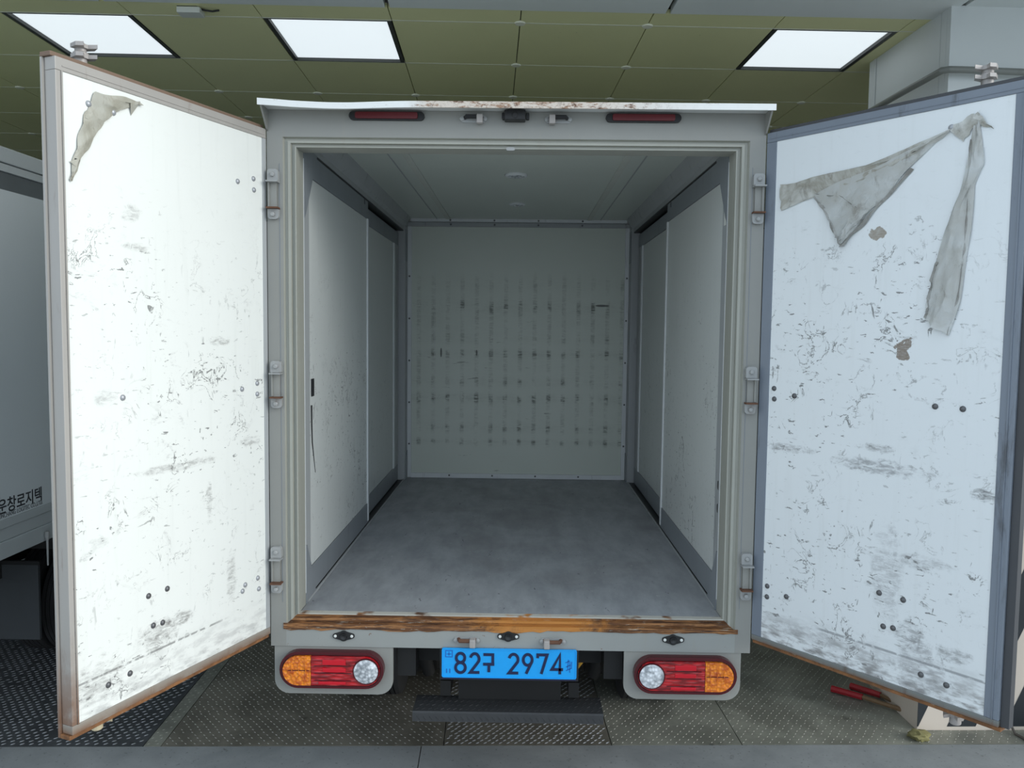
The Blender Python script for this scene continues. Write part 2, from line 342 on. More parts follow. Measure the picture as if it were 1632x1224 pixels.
def stadium(x0, x1, z0, z1, n=12):
    r = (z1-z0)/2; zc = (z0+z1)/2
    return [(x1-r+r*math.cos(-PI/2+PI*i/n), zc+r*math.sin(-PI/2+PI*i/n)) for i in range(n+1)] + [(x0+r+r*math.cos(PI/2+PI*i/n), zc+r*math.sin(PI/2+PI*i/n)) for i in range(n+1)]
def rrect(x0, x1, z0, z1, r, n=6):
    """r: one radius or 4 (bl, br, tr, tl)"""
    R = r if isinstance(r, (list, tuple)) else [r]*4; out = []
    for (cx, cz, a0), q in zip(((x0, z0, PI), (x1, z0, 1.5*PI), (x1, z1, 0), (x0, z1, .5*PI)), R):
        if q <= 0: out.append((cx, cz)); continue
        ox = cx + (q if cx == x0 else -q); oz = cz + (q if cz == z0 else -q)
        out += [(ox+q*math.cos(a0+.5*PI*i/n), oz+q*math.sin(a0+.5*PI*i/n)) for i in range(n+1)]
    return out
def ribbon(bm, pts, w, y0, y1, closed=False):
    """thick flat stroke in the xz plane"""
    P = [Vector((p[0], p[1])) for p in pts]; n = len(P); L = []; Rr = []
    for i in range(n):
        a = P[(i-1) % n] if (closed or i > 0) else P[i]; b = P[(i+1) % n] if (closed or i < n-1) else P[i]
        d1 = (P[i]-a); d2 = (b-P[i])
        if d1.length < 1e-9: d1 = d2
        if d2.length < 1e-9: d2 = d1
        d1.normalize(); d2.normalize(); t = (d1+d2)
        if t.length < 1e-6: t = d1
        t.normalize(); nr = Vector((-t.y, t.x)); k = w/2/max(.45, nr.dot(Vector((-d1.y, d1.x))))
        L.append(P[i]+nr*k); Rr.append(P[i]-nr*k)
    V = [[bm.verts.new((q.x, y, q.y)) for q in side] for side in (L, Rr) for y in (y0, y1)]
    La, Lb, Ra, Rb = V
    for i in range(n if closed else n-1):
        j = (i+1) % n
        bm.faces.new((La[i], La[j], Ra[j], Ra[i])); bm.faces.new((Lb[i], Rb[i], Rb[j], Lb[j]))
        bm.faces.new((La[i], Lb[i], Lb[j], La[j])); bm.faces.new((Ra[i], Ra[j], Rb[j], Rb[i]))
    if not closed:
        for i in (0, n-1): bm.faces.new((La[i], Ra[i], Rb[i], Lb[i]))
    return bm
def arc(cx, cz, rx, rz, a0, a1, n=14):
    return [(cx+rx*math.cos(math.radians(a0+(a1-a0)*i/n)), cz+rz*math.sin(math.radians(a0+(a1-a0)*i/n))) for i in range(n+1)]
def lettering(name, body, size, mat, parent, off=0.):
    cu = bpy.data.curves.new('text', 'FONT'); cu.body = body; cu.size = size; cu.extrude = .0006; cu.offset = off; cu.align_x = 'RIGHT'
    t = bpy.data.objects.new('text', cu); COL.objects.link(t)
    bpy.context.view_layer.update()
    me = bpy.data.meshes.new_from_object(t.evaluated_get(bpy.context.evaluated_depsgraph_get()))
    bpy.data.objects.remove(t); bpy.data.curves.remove(cu)
    me.name = name; me.materials.clear(); me.materials.append(MT[mat])
    o = bpy.data.objects.new(name, me); COL.objects.link(o); o.parent = parent
    return o

BA = math.radians(2.19)     # the building stands slightly turned to the trucks
# ================================================================ SETTING
# ---- floor: concrete apron, chequer plates with real lugs
fl = struct(obj('floor', box(-14, 12, -16, 9, -.30, -.012), 'conc')); fl.rotation_euler.z = BA
EDGE = .482
for x0, x1 in ((-12, -3.2), (-3.195, -.372), (-.368, 2.72), (2.725, 10)):
    obj('concrete_slab', box(x0, x1, -.9, EDGE-.004, -.012, 0), 'conc', fl)
    obj('bounce_yard_slab', box(x0, x1, -15, -.905, -.012, 0), 'yard', fl)  # unseen yard, made paler than the apron to bounce light onto the ceiling
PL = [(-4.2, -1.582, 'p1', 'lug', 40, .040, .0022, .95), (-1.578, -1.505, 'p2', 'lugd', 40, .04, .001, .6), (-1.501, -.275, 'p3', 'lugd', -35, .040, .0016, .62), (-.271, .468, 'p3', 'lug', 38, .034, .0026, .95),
      (.472, 1.05, 'p2', 'lugd', 50, .040, .0016, .6), (1.054, 3.6, 'p2', 'lugd', 45, .040, .0014, .55)]
for (x0, x1, pm, lm, ang, pit, h, ls) in PL:
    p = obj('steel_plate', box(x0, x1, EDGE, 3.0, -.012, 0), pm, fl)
    bm = bmesh.new(); ca, sa = math.cos(math.radians(ang)), math.sin(math.radians(ang)); j = 0
    l, w = .0115*ls, .0042*ls
    y = EDGE+.02
    while y < 2.3:
        x = x0+.012+((j % 2)*.5+random.uniform(-.12, .12))*pit
        while x < x1-.012:
            if random.random() > .06:
                T = lambda a, b, c: bm.verts.new((x+a*ca-b*sa, y+a*sa+b*ca, c))
                v = [T(-l, 0, 0), T(0, -w, 0), T(l, 0, 0), T(0, w, 0), T(-l*.45, 0, h), T(l*.45, 0, h)]
                for q in ((0, 1, 4), (1, 5, 4), (1, 2, 5), (2, 3, 5), (3, 4, 5), (3, 0, 4)): bm.faces.new([v[i] for i in q])
            x += pit
        y += pit*.62; j += 1
    lg = obj('tread_lugs', bm, lm, p, recalc=False); lg['kind'] = 'stuff'
obj('garage_slab', box(-12, 10, 3.003, 9, -.012, 0), 'conc', fl)

# ---- ceiling: olive tiles, cream strips, discs; grey soffit outside
HC, TX, TY, TS = 3.264, .0408, .9283, .6
ce = struct(obj('ceiling', box(-14, 9, .775, 9, HC+.07, HC+.2), 'gap')); ce.rotation_euler.z = BA
LIGHTS = {(-4, 0): 'leftmost square ceiling lamp, above the wide-open bright door', (-2, 0): 'square ceiling lamp in the middle, nearest the small white box', (2, 0): 'rightmost square ceiling lamp, beside the white pillar'}
tm = None
bmt = bmesh.new(); bx(bmt, 0, TS-.005, .006, TS-.006, 0, .02); tile = obj('ceiling_tile', bmt, 'tile', ce); tile_me = tile.data
first = True
NX0, NX1, NY1 = -10, 7, 12
for j in range(-1, NY1):
    for i in range(NX0, NX1):
        if (i, j) in LIGHTS: continue
        x, y = TX+i*TS+.0025, TY+j*TS
        if j == -1:
            if i == NX0: half = obj('ceiling_tile', box(0, TS-.005, TS-.15, TS-.006, 0, .02), 'tile', ce); half.location = (x, y, HC); half_me = half.data
            else: link('ceiling_tile', half_me, ce, (x, y, HC))
            continue
        if first: tile.location = (x, y, HC); first = False
        else: link('ceiling_tile', tile_me, ce, (x, y, HC))
bs = bmesh.new(); bx(bs, 0, TS-.002, -.004, .004, -.001, .012); st0 = obj('ceiling_strip', bs, 'tilew', ce); st0.location = (TX+NX0*TS, TY, HC)
bd = bmesh.new(); lathe(bd, [(-.006, .016), (-.005, .024), (0, .027), (.004, .027)], 'z', n=14); ds0 = obj('ceiling_disc', bd, 'tilew', ce, True); ds0.location = (TX+NX0*TS, TY, HC)
for j in range(0, 6):
    for i in range(NX0, NX1):
        if (i, j) != (NX0, 0):
            link('ceiling_strip', st0.data, ce, (TX+i*TS, TY+j*TS, HC))
            if not ((i, j) in LIGHTS or (i-1, j) in LIGHTS or (i, j-1) in LIGHTS or (i-1, j-1) in LIGHTS): link('ceiling_disc', ds0.data, ce, (TX+i*TS, TY+j*TS, HC))
for i in range(-7, 7):
    obj('soffit_panel', box(-.548+i*1.262, -.548+(i+1)*1.262-.022, -.7, .770, HC-.004, HC+.03, bev=.002), 'soffit', ce)
obj('soffit_backing', box(-12, 9, -.7, .774, HC+.031, HC+.2), 'gap', ce)
def bpos(x, y, z):
    return (x*math.cos(BA)-y*math.sin(BA), x*math.sin(BA)+y*math.cos(BA), z)
for (i, j), lab in LIGHTS.items():
    L = empty('ceiling_lamp', bpos(TX+(i+.5)*TS, TY+(j+.5)*TS, HC), BA); tag(L, lab, 'ceiling lamp', 'square recessed ceiling lamps')
    h = TS/2-.004; dp = .020
    for s in (-1, 1):
        obj('lamp_frame_side', box(s*(h-.020), s*h, -h, h, -.002, dp), 'frame', L)
        obj('lamp_frame_end', box(-h+.0205, h-.0205, s*(h-.008), s*h, -.002, dp), 'frame', L)
    obj('diffuser', box(-h+.021, h-.021, -h+.0085, h-.0085, dp-.006, dp), 'lamp', L)

# ---- pillar on the right, hazard stripes; garage walls
pl = empty('wall_right'); pl.rotation_euler.z = BA; struct(pl)
PX, PY0, PY1, PX1 = 1.913, .612, 1.372, 2.75
obj('pillar_cladding', box(PX+.03, PX1, PY0+.03, PY1-.03, .95, HC), 'pillar', pl)
obj('front_panel', box(PX, PX1, PY0, PY0+.0295, .95, HC, bev=.002), 'pillar', pl)
obj('side_panel', box(PX+.003, PX+.0295, PY0+.084, PY1-.075, .95, HC, bev=.002), 'pillar', pl)
obj('side_trim', box(PX, PX+.0295, PY0+.03, PY0+.076, .95, HC, bev=.002), 'pillar', pl)
obj('rear_trim', box(PX, PX+.0295, PY1-.066, PY1, .95, HC, bev=.003), 'pillar', pl)
obj('panel_seam', box(PX+.012, PX+.0298, PY0+.0762, PY0+.0838, .95, HC), 'gap', pl)
obj('panel_seam', box(PX+.012, PX+.0298, PY1-.0748, PY1-.0662, .95, HC), 'gap', pl)
obj('pillar_base', box(PX-.008, PX1, PY0-.008, PY1, 0, .95, bev=.004), 'beige', pl)
for k in (-2, -1, 0, 1):
    c0, c1 = .458+k*.62, .767+k*.62; A, B = PX-.008, PX1; poly = []
    # clip the slanted band against the panel
    q = [(A, c0+2.3*(A-2.37)), (B, c0+2.3*(B-2.37)), (B, c1+2.3*(B-2.37)), (A, c1+2.3*(A-2.37))]
    for lim, keep in ((.02, 1), (.945, -1)):
        out = []
        for a, b in zip(q, q[1:]+q[:1]):
            ia, ib = keep*(a[1]-lim) >= 0, keep*(b[1]-lim) >= 0
            if ia: out.append(a)
            if ia != ib: t = (lim-a[1])/(b[1]-a[1]); out.append((a[0]+t*(b[0]-a[0]), lim))
        q = out
        if not q: break
    if len(q) >= 3: obj('hazard_stripe', prism(bmesh.new(), q, 'y', PY0-.0095, PY0-.0075), 'stripe', pl)
wb = struct(obj('wall_back', box(-14, 9, 8.8, 9.0, 0, HC+.07), 'wall')); wb.rotation_euler.z = BA
wl = struct(obj('wall_left', box(-8.2, -8, 2.0, 8.8, 0, HC), 'wall')); wl.rotation_euler.z = BA
wg = struct(obj('wall_side', box(5.0, 5.2, .8, 8.8, 0, HC), 'wall')); wg.rotation_euler.z = BA

# ================================================================ BOX TRUCK
T = empty('box_truck'); tag(T, 'box truck with both rear doors swung wide open, blue plate below its empty cargo box', 'truck')
HB = .90                     # half width of the body
ZS, ZO0, ZO1 = .755, .713, 2.515
XO = .842
LEN = 2.82
for s in (-1, 1):
    obj('rear_post', box(s*XO, s*HB, 0, .07, .63, 2.611), 'paint', T)
    obj('outer_side', box(s*.872, s*(HB-.001), .07, LEN+.05, .64, 2.61), 'skin', T)
obj('rear_header', box(-XO, XO, 0, .07, ZO1, 2.611), 'paint', T)
obj('rear_sill', box(-XO, XO, 0, .07, .63, ZO0), 'paintr', T)
obj('post_seam', box(-.8555, -.8535, -.0012, .0, .80, 2.42), 'steel', T)
obj('post_seam', box(.8535, .8555, -.0012, .0, .80, 2.42), 'steel', T)
# stepped channel round the opening
prof = [(0, .001), (.0045, .014), (.014, .014), (.0165, .006), (.0265, .006), (.029, .020), (.0385, .020), (.041, .010), (.0455, .010), (.047, .034), (.047, .10)]
def chan(side, mat, name):
    bm = bmesh.new(); rows = []
    for ins, y in (prof[:-1] if side == 0 else prof):
        x, z0, z1 = XO-ins, ZO0+ins*.9, ZO1-ins*.75
        c = [(-x, y, z0), (x, y, z0), (x, y, z1), (-x, y, z1)]
        rows.append((bm.verts.new(c[side]), bm.verts.new(c[(side+1) % 4])))
    yb = .034 if side == 0 else .10; back = (bm.verts.new((rows[0][0].co.x, yb, rows[0][0].co.z)), bm.verts.new((rows[0][1].co.x, yb, rows[0][1].co.z)))
    rows.append(back); n = len(rows)
    for i in range(n): a, b = rows[i], rows[(i+1) % n]; bm.faces.new((a[0], a[1], b[1], b[0]))
    bm.faces.new([r[0] for r in rows]); bm.faces.new([r[1] for r in rows][::-1])
    return obj(name, bm, mat, T)
chan(0, 'sill', 'sill_channel'); chan(1, 'chan', 'jamb_channel'); chan(2, 'chan', 'header_channel'); chan(3, 'chan', 'jamb_channel')
# ragged rust plate overlapping the sill face
bm = bmesh.new(); n = 60; up_, lo_ = [], []
for i in range(n+1):
    x = -.852+1.704*i/n; up_.append((x, ZO0+.006)); lo_.append((x, ZO0-.008-.010*abs(math.sin(i*.21+1))*random.random()-(.006 if x < .05 else 0)))
prism(bm, lo_+up_[::-1], 'y', -.003, .0005); obj('rust_edge', bm, 'sill', T)
# header clip
obj('header_clip', prism(bmesh.new(), stadium(-.034, -.002, 2.474, 2.486, 6), 'y', .002, .012), 'zinc', T)
# roof lip
bm = bmesh.new(); n = 48; top, bot = [], []
for i in range(n+1):
    x = -.905+1.81*i/n; d = -.008*math.exp(-((x+.62)/.16)**2) + (.006 if x < -.78 else 0)*((-.78-x)/.12)
    top.append((x, 2.622+d)); bot.append((x, 2.600+d*.9))
prism(bm, bot+top[::-1], 'y', -.088, -.082); obj('lip_fascia', bm, 'lip', T)
obj('lip_top', box(-.903, .903, -.082, .08, 2.6115, 2.616), 'skin', T)
for s in (-1, 1):
    obj('lip_gusset', prism(bmesh.new(), [(-.082, 2.61), (0, 2.61), (0, 2.535), (-.012, 2.54)], 'x', s*.893, s*.899), 'paint', T)
obj('roof', box(-.9, .9, .081, LEN+.05, 2.612, 2.625), 'skin', T)
# cargo floor, ceiling, bulkhead
obj('cargo_floor', box(-.868, .868, .1005, LEN, .70, ZS-.001), 'deck', T)
obj('deck_edge', box(-.7945, .7945, .0345, .1, .70, ZS-.001), 'deck', T)
obj('cargo_ceiling', box(-.868, .868, .071, LEN, 2.602, 2.6115), 'inceil', T)
for x in (-.495, .495):
    obj('ceiling_seam', box(x-.016, x+.016, .072, LEN-.06, 2.5975, 2.602), 'whitep', T)
    obj('ceiling_seam', box(x*1.16-.003, x*1.16+.003, .072, LEN-.06, 2.5995, 2.602), 'alu', T)
obj('ceiling_bow', box(-.76, .76, LEN-.06, LEN-.021, 2.582, 2.602), 'brite', T)
obj('bulkhead_panel', box(-.757, .757, LEN-.012, LEN, .788, 2.552), 'bulk', T)
obj('bulkhead_seam', box(-.594, -.592, LEN-.0135, LEN-.012, .79, 2.3), 'slide2', T)
obj('bulkhead_wall', box(-.868, .868, LEN+.001, LEN+.03, .70, 2.61), 'skin', T)
obj('bulkhead_top_trim', box(-.79, .79, LEN-.020, LEN, 2.5525, 2.5815, bev=.003), 'alu', T)
obj('bulkhead_bottom_angle', box(-.757, .757, LEN-.03, LEN-.013, ZS, .789, bev=.003), 'brite', T)
for s in (-1, 1):
    obj('bulkhead_side_trim', box(s*.7575, s*.787, LEN-.022, LEN, ZS, 2.552, bev=.003), 'brite', T)
    obj('front_corner_post', box(s*.7875, s*.868, LEN-.13, LEN, ZS, 2.602, bev=.004), 'alu', T)
    obj('corner_scuff_plate', prism(bmesh.new(), [(LEN-.13, ZS), (LEN-.03, ZS), (LEN-.03, ZS+.20), (LEN-.06, ZS+.18)], 'x', s*.782, s*.787), 'steel', T)
    obj('corner_stain_plate', box(s*.783, s*.787, LEN-.125, LEN-.04, 2.30, 2.52), 'steel', T)
sc = bmesh.new(); lathe(sc, [(-.004, .003), (-.003, .006), (0, .007)], 'y', n=8); scr = obj('trim_screw', sc, 'rivetd', T); scr.location = (-.772, LEN-.022, 1.0)
for z in (1.3, 1.6, 1.9, 2.2):
    for s in (-1, 1): link('trim_screw', scr.data, T, (s*.772, LEN-.022, z))
link('trim_screw', scr.data, T, (.772, LEN-.022, 1.0))
for x in (-.48, -.17, .14, .45):
    link('trim_screw', scr.data, T, (x, LEN-.03, .775)); link('trim_screw', scr.data, T, (x, LEN-.020, 2.567)); link('trim_screw', scr.data, T, (x, LEN-.06, 2.592))
# dome lamps in the box ceiling
for y, r in ((1.13, .057), (2.06, .05)):
    dl = obj('dome_lamp', lathe(bmesh.new(), [(2.6025, r), (2.596, r), (2.590, r*.86), (2.591, r*.8)], 'z', (-.007, y, 0), 24), 'brite', T, True)
    obj('dome_lens', lathe(bmesh.new(), [(2.591, r*.78), (2.586, r*.5), (2.584, r*.1)], 'z', (-.007, y, 0), 24), 'clear', dl, True)
# side walls: two sliding doors each side
for s in (-1, 1):
    side = 'left' if s < 0 else 'right'
    obj('top_track', prism(bmesh.new(), [(s*.868, 2.512), (s*.797, 2.512), (s*.797, 2.535), (s*.775, 2.548), (s*.752, 2.602), (s*.868, 2.602)], 'y', .10, LEN-.132), 'alu', T)
    obj('track_slot', box(s*.800, s*.868, .11, LEN-.135, 2.5045, 2.512), 'black', T)
    obj('bottom_track', box(s*.792, s*.797, .13, LEN-.14, ZS, .764), 'alu', T)
    obj('bottom_slot', box(s*.7975, s*.868, .11, LEN-.135, ZS, .7575), 'black', T)
    # near sliding door, panel with four frame rails
    X0, X1 = s*.800, s*.826
    d = obj('sliding_door', box(s*.8035, X1, .19, 1.385, .875, 2.41), 'slide', T)
    obj('frame_rail', box(X0, X1, .085, 1.40, 2.412, 2.503, bev=.002), 'steel', d)
    obj('frame_rail', box(X0, X1, .085, 1.40, .766, .873, bev=.002), 'steel', d)
    obj('frame_stile', box(X0, X1, .085, .198, .874, 2.411, bev=.002), 'alu', d)
    obj('frame_stile', box(s*.796, X1, 1.378, 1.405, .775, 2.411, bev=.003), 'brite', d)
    obj('rail_notch', box(s*.7985, s*.8, 1.300, 1.308, 2.475, 2.503), 'black', d)
    # far sliding door on the outer track
    X2, X3 = s*.832, s*.858
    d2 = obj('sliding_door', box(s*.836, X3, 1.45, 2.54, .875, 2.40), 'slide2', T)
    obj('frame_rail', box(X2, X3, 1.42, 2.665, 2.402, 2.49, bev=.002), 'steel', d2)
    obj('frame_rail', box(X2, X3, 1.42, 2.665, .766, .873, bev=.002), 'steel', d2)
    obj('frame_stile', box(X2, X3, 2.545, 2.665, .874, 2.401, bev=.002), 'alu', d2)
    obj('frame_stile', box(s*.829, X3, 2.470, 2.505, .874, 2.401, bev=.002), 'brite', d2)
    # rear lining strip with corner gussets
    obj('rear_lining', box(s*.796, s*.868, .101, .128, ZS, 2.602), 'alu', T)
    obj('lining_edge', box(s*.7935, s*.7965, .100, .104, .80, 2.46), 'brite', T)
    obj('top_gusset', prism(bmesh.new(), [(.105, 2.51), (.30, 2.51), (.13, 2.26), (.105, 2.24)], 'x', s*.7925, s*.7955), 'steel', T)
    obj('bottom_gusset', prism(bmesh.new(), [(.105, ZS), (.25, ZS), (.235, .80), (.12, .985), (.105, .985)], 'x', s*.7925, s*.7955), 'steel', T)
    if s < 0:
        obj('black_tape', box(-.7995, -.8015, .225, .262, 1.555, 1.625), 'tape', d)
        cr = bmesh.new(); tube(cr, [(-.803, .225+.0, 1.52), (-.803, .228, 1.44), (-.803, .236, 1.37), (-.803, .262, 1.30), (-.803, .285, 1.24)], [.006, .005, .004, .0025, .0015], 6); obj('skin_crack', cr, 'tape', d)
    else:
        obj('sticker', box(.7985, .800, .135, .172, 2.235, 2.285), 'sticker', d)
        for z in (1.13, 1.22): obj('pull_slot', prism(bmesh.new(), rrect(.12, .15, z, z+.035, .01), 'x', .7975, .800), 'black', d)

# ---- lamps, camera and hardware on the rear frame
for s in (-1, 1):
    xa, xb = s*.595-.135, s*.595+.135
    xa, xb = (-.600, -.328) if s < 0 else (.322, .592)
    mk = obj('marker_lamp', prism(bmesh.new(), stadium(xa, xb, 2.5745, 2.6055, 8), 'y', -.012, .001), 'black', T)
    obj('marker_lens', prism(bmesh.new(), rrect(xa+.024, xb-.024, 2.579, 2.601, .006), 'y', -.0195, -.012), 'reddull', mk)
cm = obj('reversing_camera', box(-.040, .034, -.045, .001, 2.572, 2.607, bev=.004), 'black', T)
for x in (-.050, .036): obj('camera_bracket', prism(bmesh.new(), rrect(x, x+.012, 2.580, 2.602, .004), 'y', -.022, .0), 'black', cm)
obj('camera_lens', lathe(bmesh.new(), [(-.047, .009), (-.044, .012)], 'y', (-.003, 0, 2.587), 16), 'black', cm)
def keeper(x, z, flip, rusty):
    k = obj('lock_keeper', prism(bmesh.new(), stadium(x-.048, x+.048, z-.013, z+.013, 6), 'y', -.004, .0005), 'zinc', T)
    bm = bmesh.new(); tube(bm, [(x-.030, -.003, z+.004), (x-.026, -.022, z+.004), (x+.026, -.022, z+.004), (x+.030, -.003, z+.004)], .0075, 8); obj('keeper_bar', bm, 'rustkeep' if rusty else 'black', k, True)
    obj('keeper_hook', box(x+flip*.012, x+flip*.034, -.032, -.004, z-.020, z+.012, bev=.004), 'camw', k)
    for q in (-.041, .041): obj('keeper_bolt', lathe(bmesh.new(), [(-.010, .004), (-.008, .008), (-.003, .009)], 'y', (x+q, 0, z), 8), 'zinc', k, True)
keeper(-.152, 2.583, 1, False); keeper(.153, 2.583, -1, False); keeper(-.162, .664, 1, True); keeper(.161, .664, -1, True)
for x, z in ((-.625, .673), (-.006, .681), (.611, .678)):
    p = [(x-.035, z)]
    pts = [(x+.022*math.cos(a)*.85, z+.020*math.sin(a)) for a in [math.radians(q) for q in range(50, 131, 16)]]
    left = [(x-.033+.008*math.cos(a), z+.009*math.sin(a)) for a in [math.radians(q) for q in range(110, 251, 20)]]
    pts2 = [(x+.022*math.cos(a)*.85, z+.020*math.sin(a)) for a in [math.radians(q) for q in range(230, 311, 16)]]
    right = [(x+.033+.008*math.cos(a), z+.009*math.sin(a)) for a in [math.radians(q) for q in range(-70, 71, 20)]]
    ps = obj('parking_sensor', prism(bmesh.new(), pts+left+pts2+right, 'y', -.006, .0005), 'black', T)
    obj('sensor_eye', lathe(bmesh.new(), [(-.006, .014), (-.012, .012), (-.011, .007), (-.009, .004)], 'y', (x, 0, z), 20), 'black', ps, True)
    for q in (-.031, .031): obj('sensor_screw', lathe(bmesh.new(), [(-.0095, .0025), (-.008, .0055), (-.006, .006)], 'y', (x+q, 0, z), 10), 'sticker', ps, True)
# hinges
for s in (-1, 1):
    for zt, zb, xx in ((2.375, 2.243, .874), (1.683, 1.556, .868), (.992, .862, .873)):
        x = s*xx
        hg = obj('hinge', box(x-.016+s*.004, x+.016+s*.004, -.012, -.002, zb, zt), 'paint', T)
        obj('hinge_rib', box(x+s*.012, x+s*.017, -.020, -.012, zb+.02, zt-.02), 'paint', hg)
        obj('hinge_lug', prism(bmesh.new(), rrect(x-.020, x+.020, zt-.020, zt+.022, [.002, .002, .011, .011]), 'y', -.020, -.0005), 'zinc', hg)
        obj('lug_lip', box(x-.020, x+.022, -.040, -.004, zt-.026, zt-.021), 'zinc', hg)
        obj('hinge_lug', prism(bmesh.new(), rrect(x-.020, x+.020, zb-.024, zb+.012, [.012, .012, .002, .002]), 'y', -.016, -.0005), 'zinc', hg)
        obj('lug_lip', box(x-.020, x+.022, -.036, -.004, zb+.0125, zb+.018), 'rustkeep', hg)
        for z in (zt+.002, zb-.008): obj('hinge_bolt', lathe(bmesh.new(), [(-.029, .005), (-.027, .0085), (-.019, .009)], 'y', (x, 0, z), 6), 'zinc', hg)

# ---- tail lights
for s in (-1, 1):
    bxa, bxb = ((-.888, -.440) if s < 0 else (.430, .868))
    obj('tail_light_bracket', prism(bmesh.new(), rrect(bxa, bxb, .445, .6295, [.055, .055, .004, .004]), 'y', .004, .018), 'paint', T)
    a, b = ((-.861, -.470) if s < 0 else (.464, .847)); zb, zt = .480, .619
    tl = obj('tail_light', prism(bmesh.new(), stadium(a, b, zb, zt, 16), 'y', -.022, .0035), 'bezel', T)
    obj('bezel_rim', ribbon(bmesh.new(), stadium(a+.005, b-.005, zb+.005, zt-.005, 16), .010, -.028, -.022, True), 'bezel', tl)
    ia, ib, iz0, iz1 = a+.014, b-.014, zb+.014, zt-.014
    outer, r = (ia if s < 0 else ib), (iz1-iz0)/2; zc = (iz0+iz1)/2
    split = outer - s*.105
    # amber outer end
    half = [(outer - s*r + s*r*math.cos(q), zc+r*math.sin(q)) for q in [math.radians(v) for v in range(-90, 91, 10)]]
    obj('amber_lens', prism(bmesh.new(), [(split, iz0)]+half+[(split, iz1)], 'y', -.036, -.022), 'amber', tl)
    inner = ib if s < 0 else ia
    half2 = [(inner + s*r - s*r*math.cos(q), zc+r*math.sin(q)) for q in [math.radians(v) for v in range(-90, 91, 10)]]
    sp2 = split - s*.001
    obj('red_lens', prism(bmesh.new(), [(sp2, iz0)]+half2+[(sp2, iz1)], 'y', -.033, -.022), 'red', tl)
    cxr = inner + s*.051
    obj('reverse_ring', lathe(bmesh.new(), [(-.038, .0465), (-.040, .0475), (-.036, .050), (-.033, .050)], 'y', (cxr, 0, zc+.001), 32), 'bezel', tl, True)
    obj('reverse_lens', lathe(bmesh.new(), [(-.046, .004), (-.0445, .024), (-.041, .040), (-.038, .0455)], 'y', (cxr, 0, zc+.001), 32), 'clear', tl, True)
    m0, m1 = sorted((split - s*.014, cxr + s*.056))
    for (dz, hh, mm) in ((.034, .010, 'redbar'), (.004, .0075, 'redbar'), (-.045, .005, 'redbar')):
        w0 = m0 + (.03 if dz != -.045 else .015); obj('reflector_bar', box(w0, m1-.02, -.0365, -.033, zc+dz-hh, zc+dz+hh, bev=.0015), mm, tl)
    for dz in (.020, -.008, -.036): obj('lens_rib', box(m0, m1, -.0355, -.033, zc+dz-.0012, zc+dz+.0012), 'bezel', tl)
    for k in range(3): obj('amber_rib', box(split+s*.018+s*k*.026-.0012, split+s*.018+s*k*.026+.0012, -.0385, -.036, zc-.032+k*.004, zc+.036-k*.006), 'amber', tl)
    obj('amber_rib', box(min(split+s*.004, split+s*.085), max(split+s*.004, split+s*.085), -.038, -.036, zc+.001, zc+.0035), 'bezel', tl)

# ---- licence plate: 82 (gu) 2974
lp = obj('licence_plate', prism(bmesh.new(), rrect(-.254, .251, .5235, .6355, .006), 'y', -.010, -.004), 'plate', T)
obj('plate_rim', ribbon(bmesh.new(), rrect(-.2525, .2495, .525, .634, .006), .0035, -.0125, -.010, True), 'plate', lp)
obj('plate_backing', box(-.262, .259, -.004, .012, .512, .630), 'black', lp)
obj('plate_lower_edge', box(-.254, .251, -.009, .004, .5165, .5235), 'ink', lp)
GZ0, GZ1 = .5415, .6185; GH = GZ1-GZ0; SW = .0104
def gy(x, w, strokes):
    """strokes in a unit box, scaled to w x GH at x"""
    bm = bmesh.new()
    for k, st in enumerate(strokes):
        cl = st[0] == 'c'; pts = st[1:] if cl else st
        ribbon(bm, [(x+p[0]*w, GZ0+p[1]*GH) for p in pts], SW, -.0122-.0004*k, -.0100+.0004*k, cl)
    return obj('plate_character', bm, 'ink', lp)
e8 = ['c']+arc(.5, .26, .46, .25, 0, 340, 20); e8b = ['c']+arc(.5, .75, .40, .23, 0, 340, 20)
two = arc(.5, .70, .44, .27, 165, -25, 12)+[(.06, .03), (.98, .03)]
nine = [['c']+arc(.5, .70, .44, .27, 0, 340, 20), [(.90, .60), (.36, .01)]]
seven = [[(.06, .80), (.06, .96), (.92, .96), (.40, .01)]]
four = [[(.74, .01), (.74, .97), (.04, .24), (1.02, .24)]]
gu = [[(.02, .93), (.86, .93), (.86, .47)], [(0., .45), (1.0, .45)], [(.52, .45), (.52, .06)]]
gy(-.204, .040, [e8, e8b]); gy(-.149, .037, [two]); gy(-.099, .042, gu)
gy(-.004, .038, [two]); gy(.049, .038, nine); gy(.103, .041, seven); gy(.157, .043, four)
em = bmesh.new(); ribbon(em, [(-.240, .602), (-.215, .602), (-.215, .626), (-.240, .626)], .0028, -.0112, -.010, True); ribbon(em, [(-.236, .613), (-.219, .613)], .0025, -.0112, -.010); ribbon(em, [(-.2275, .606), (-.2275, .622)], .0025, -.0112, -.010)
obj('plate_emblem', em, 'faint', lp)
em = bmesh.new()
for k in range(2): ribbon(em, [(-.236+k*.012, .540), (-.236+k*.012, .556)], .004, -.0110, -.010)
obj('plate_emblem', em, 'faint', lp)
em = bmesh.new()
for a, b in (((.210, .586), (.226, .594)), ((.212, .570), (.229, .578)), ((.218, .560), (.220, .598)), ((.226, .548), (.226, .590)), ((.212, .556), (.234, .566)), ((.232, .568), (.233, .590))): ribbon(em, [a, b], .0028, -.0112, -.010)
obj('plate_emblem', em, 'faint', lp)

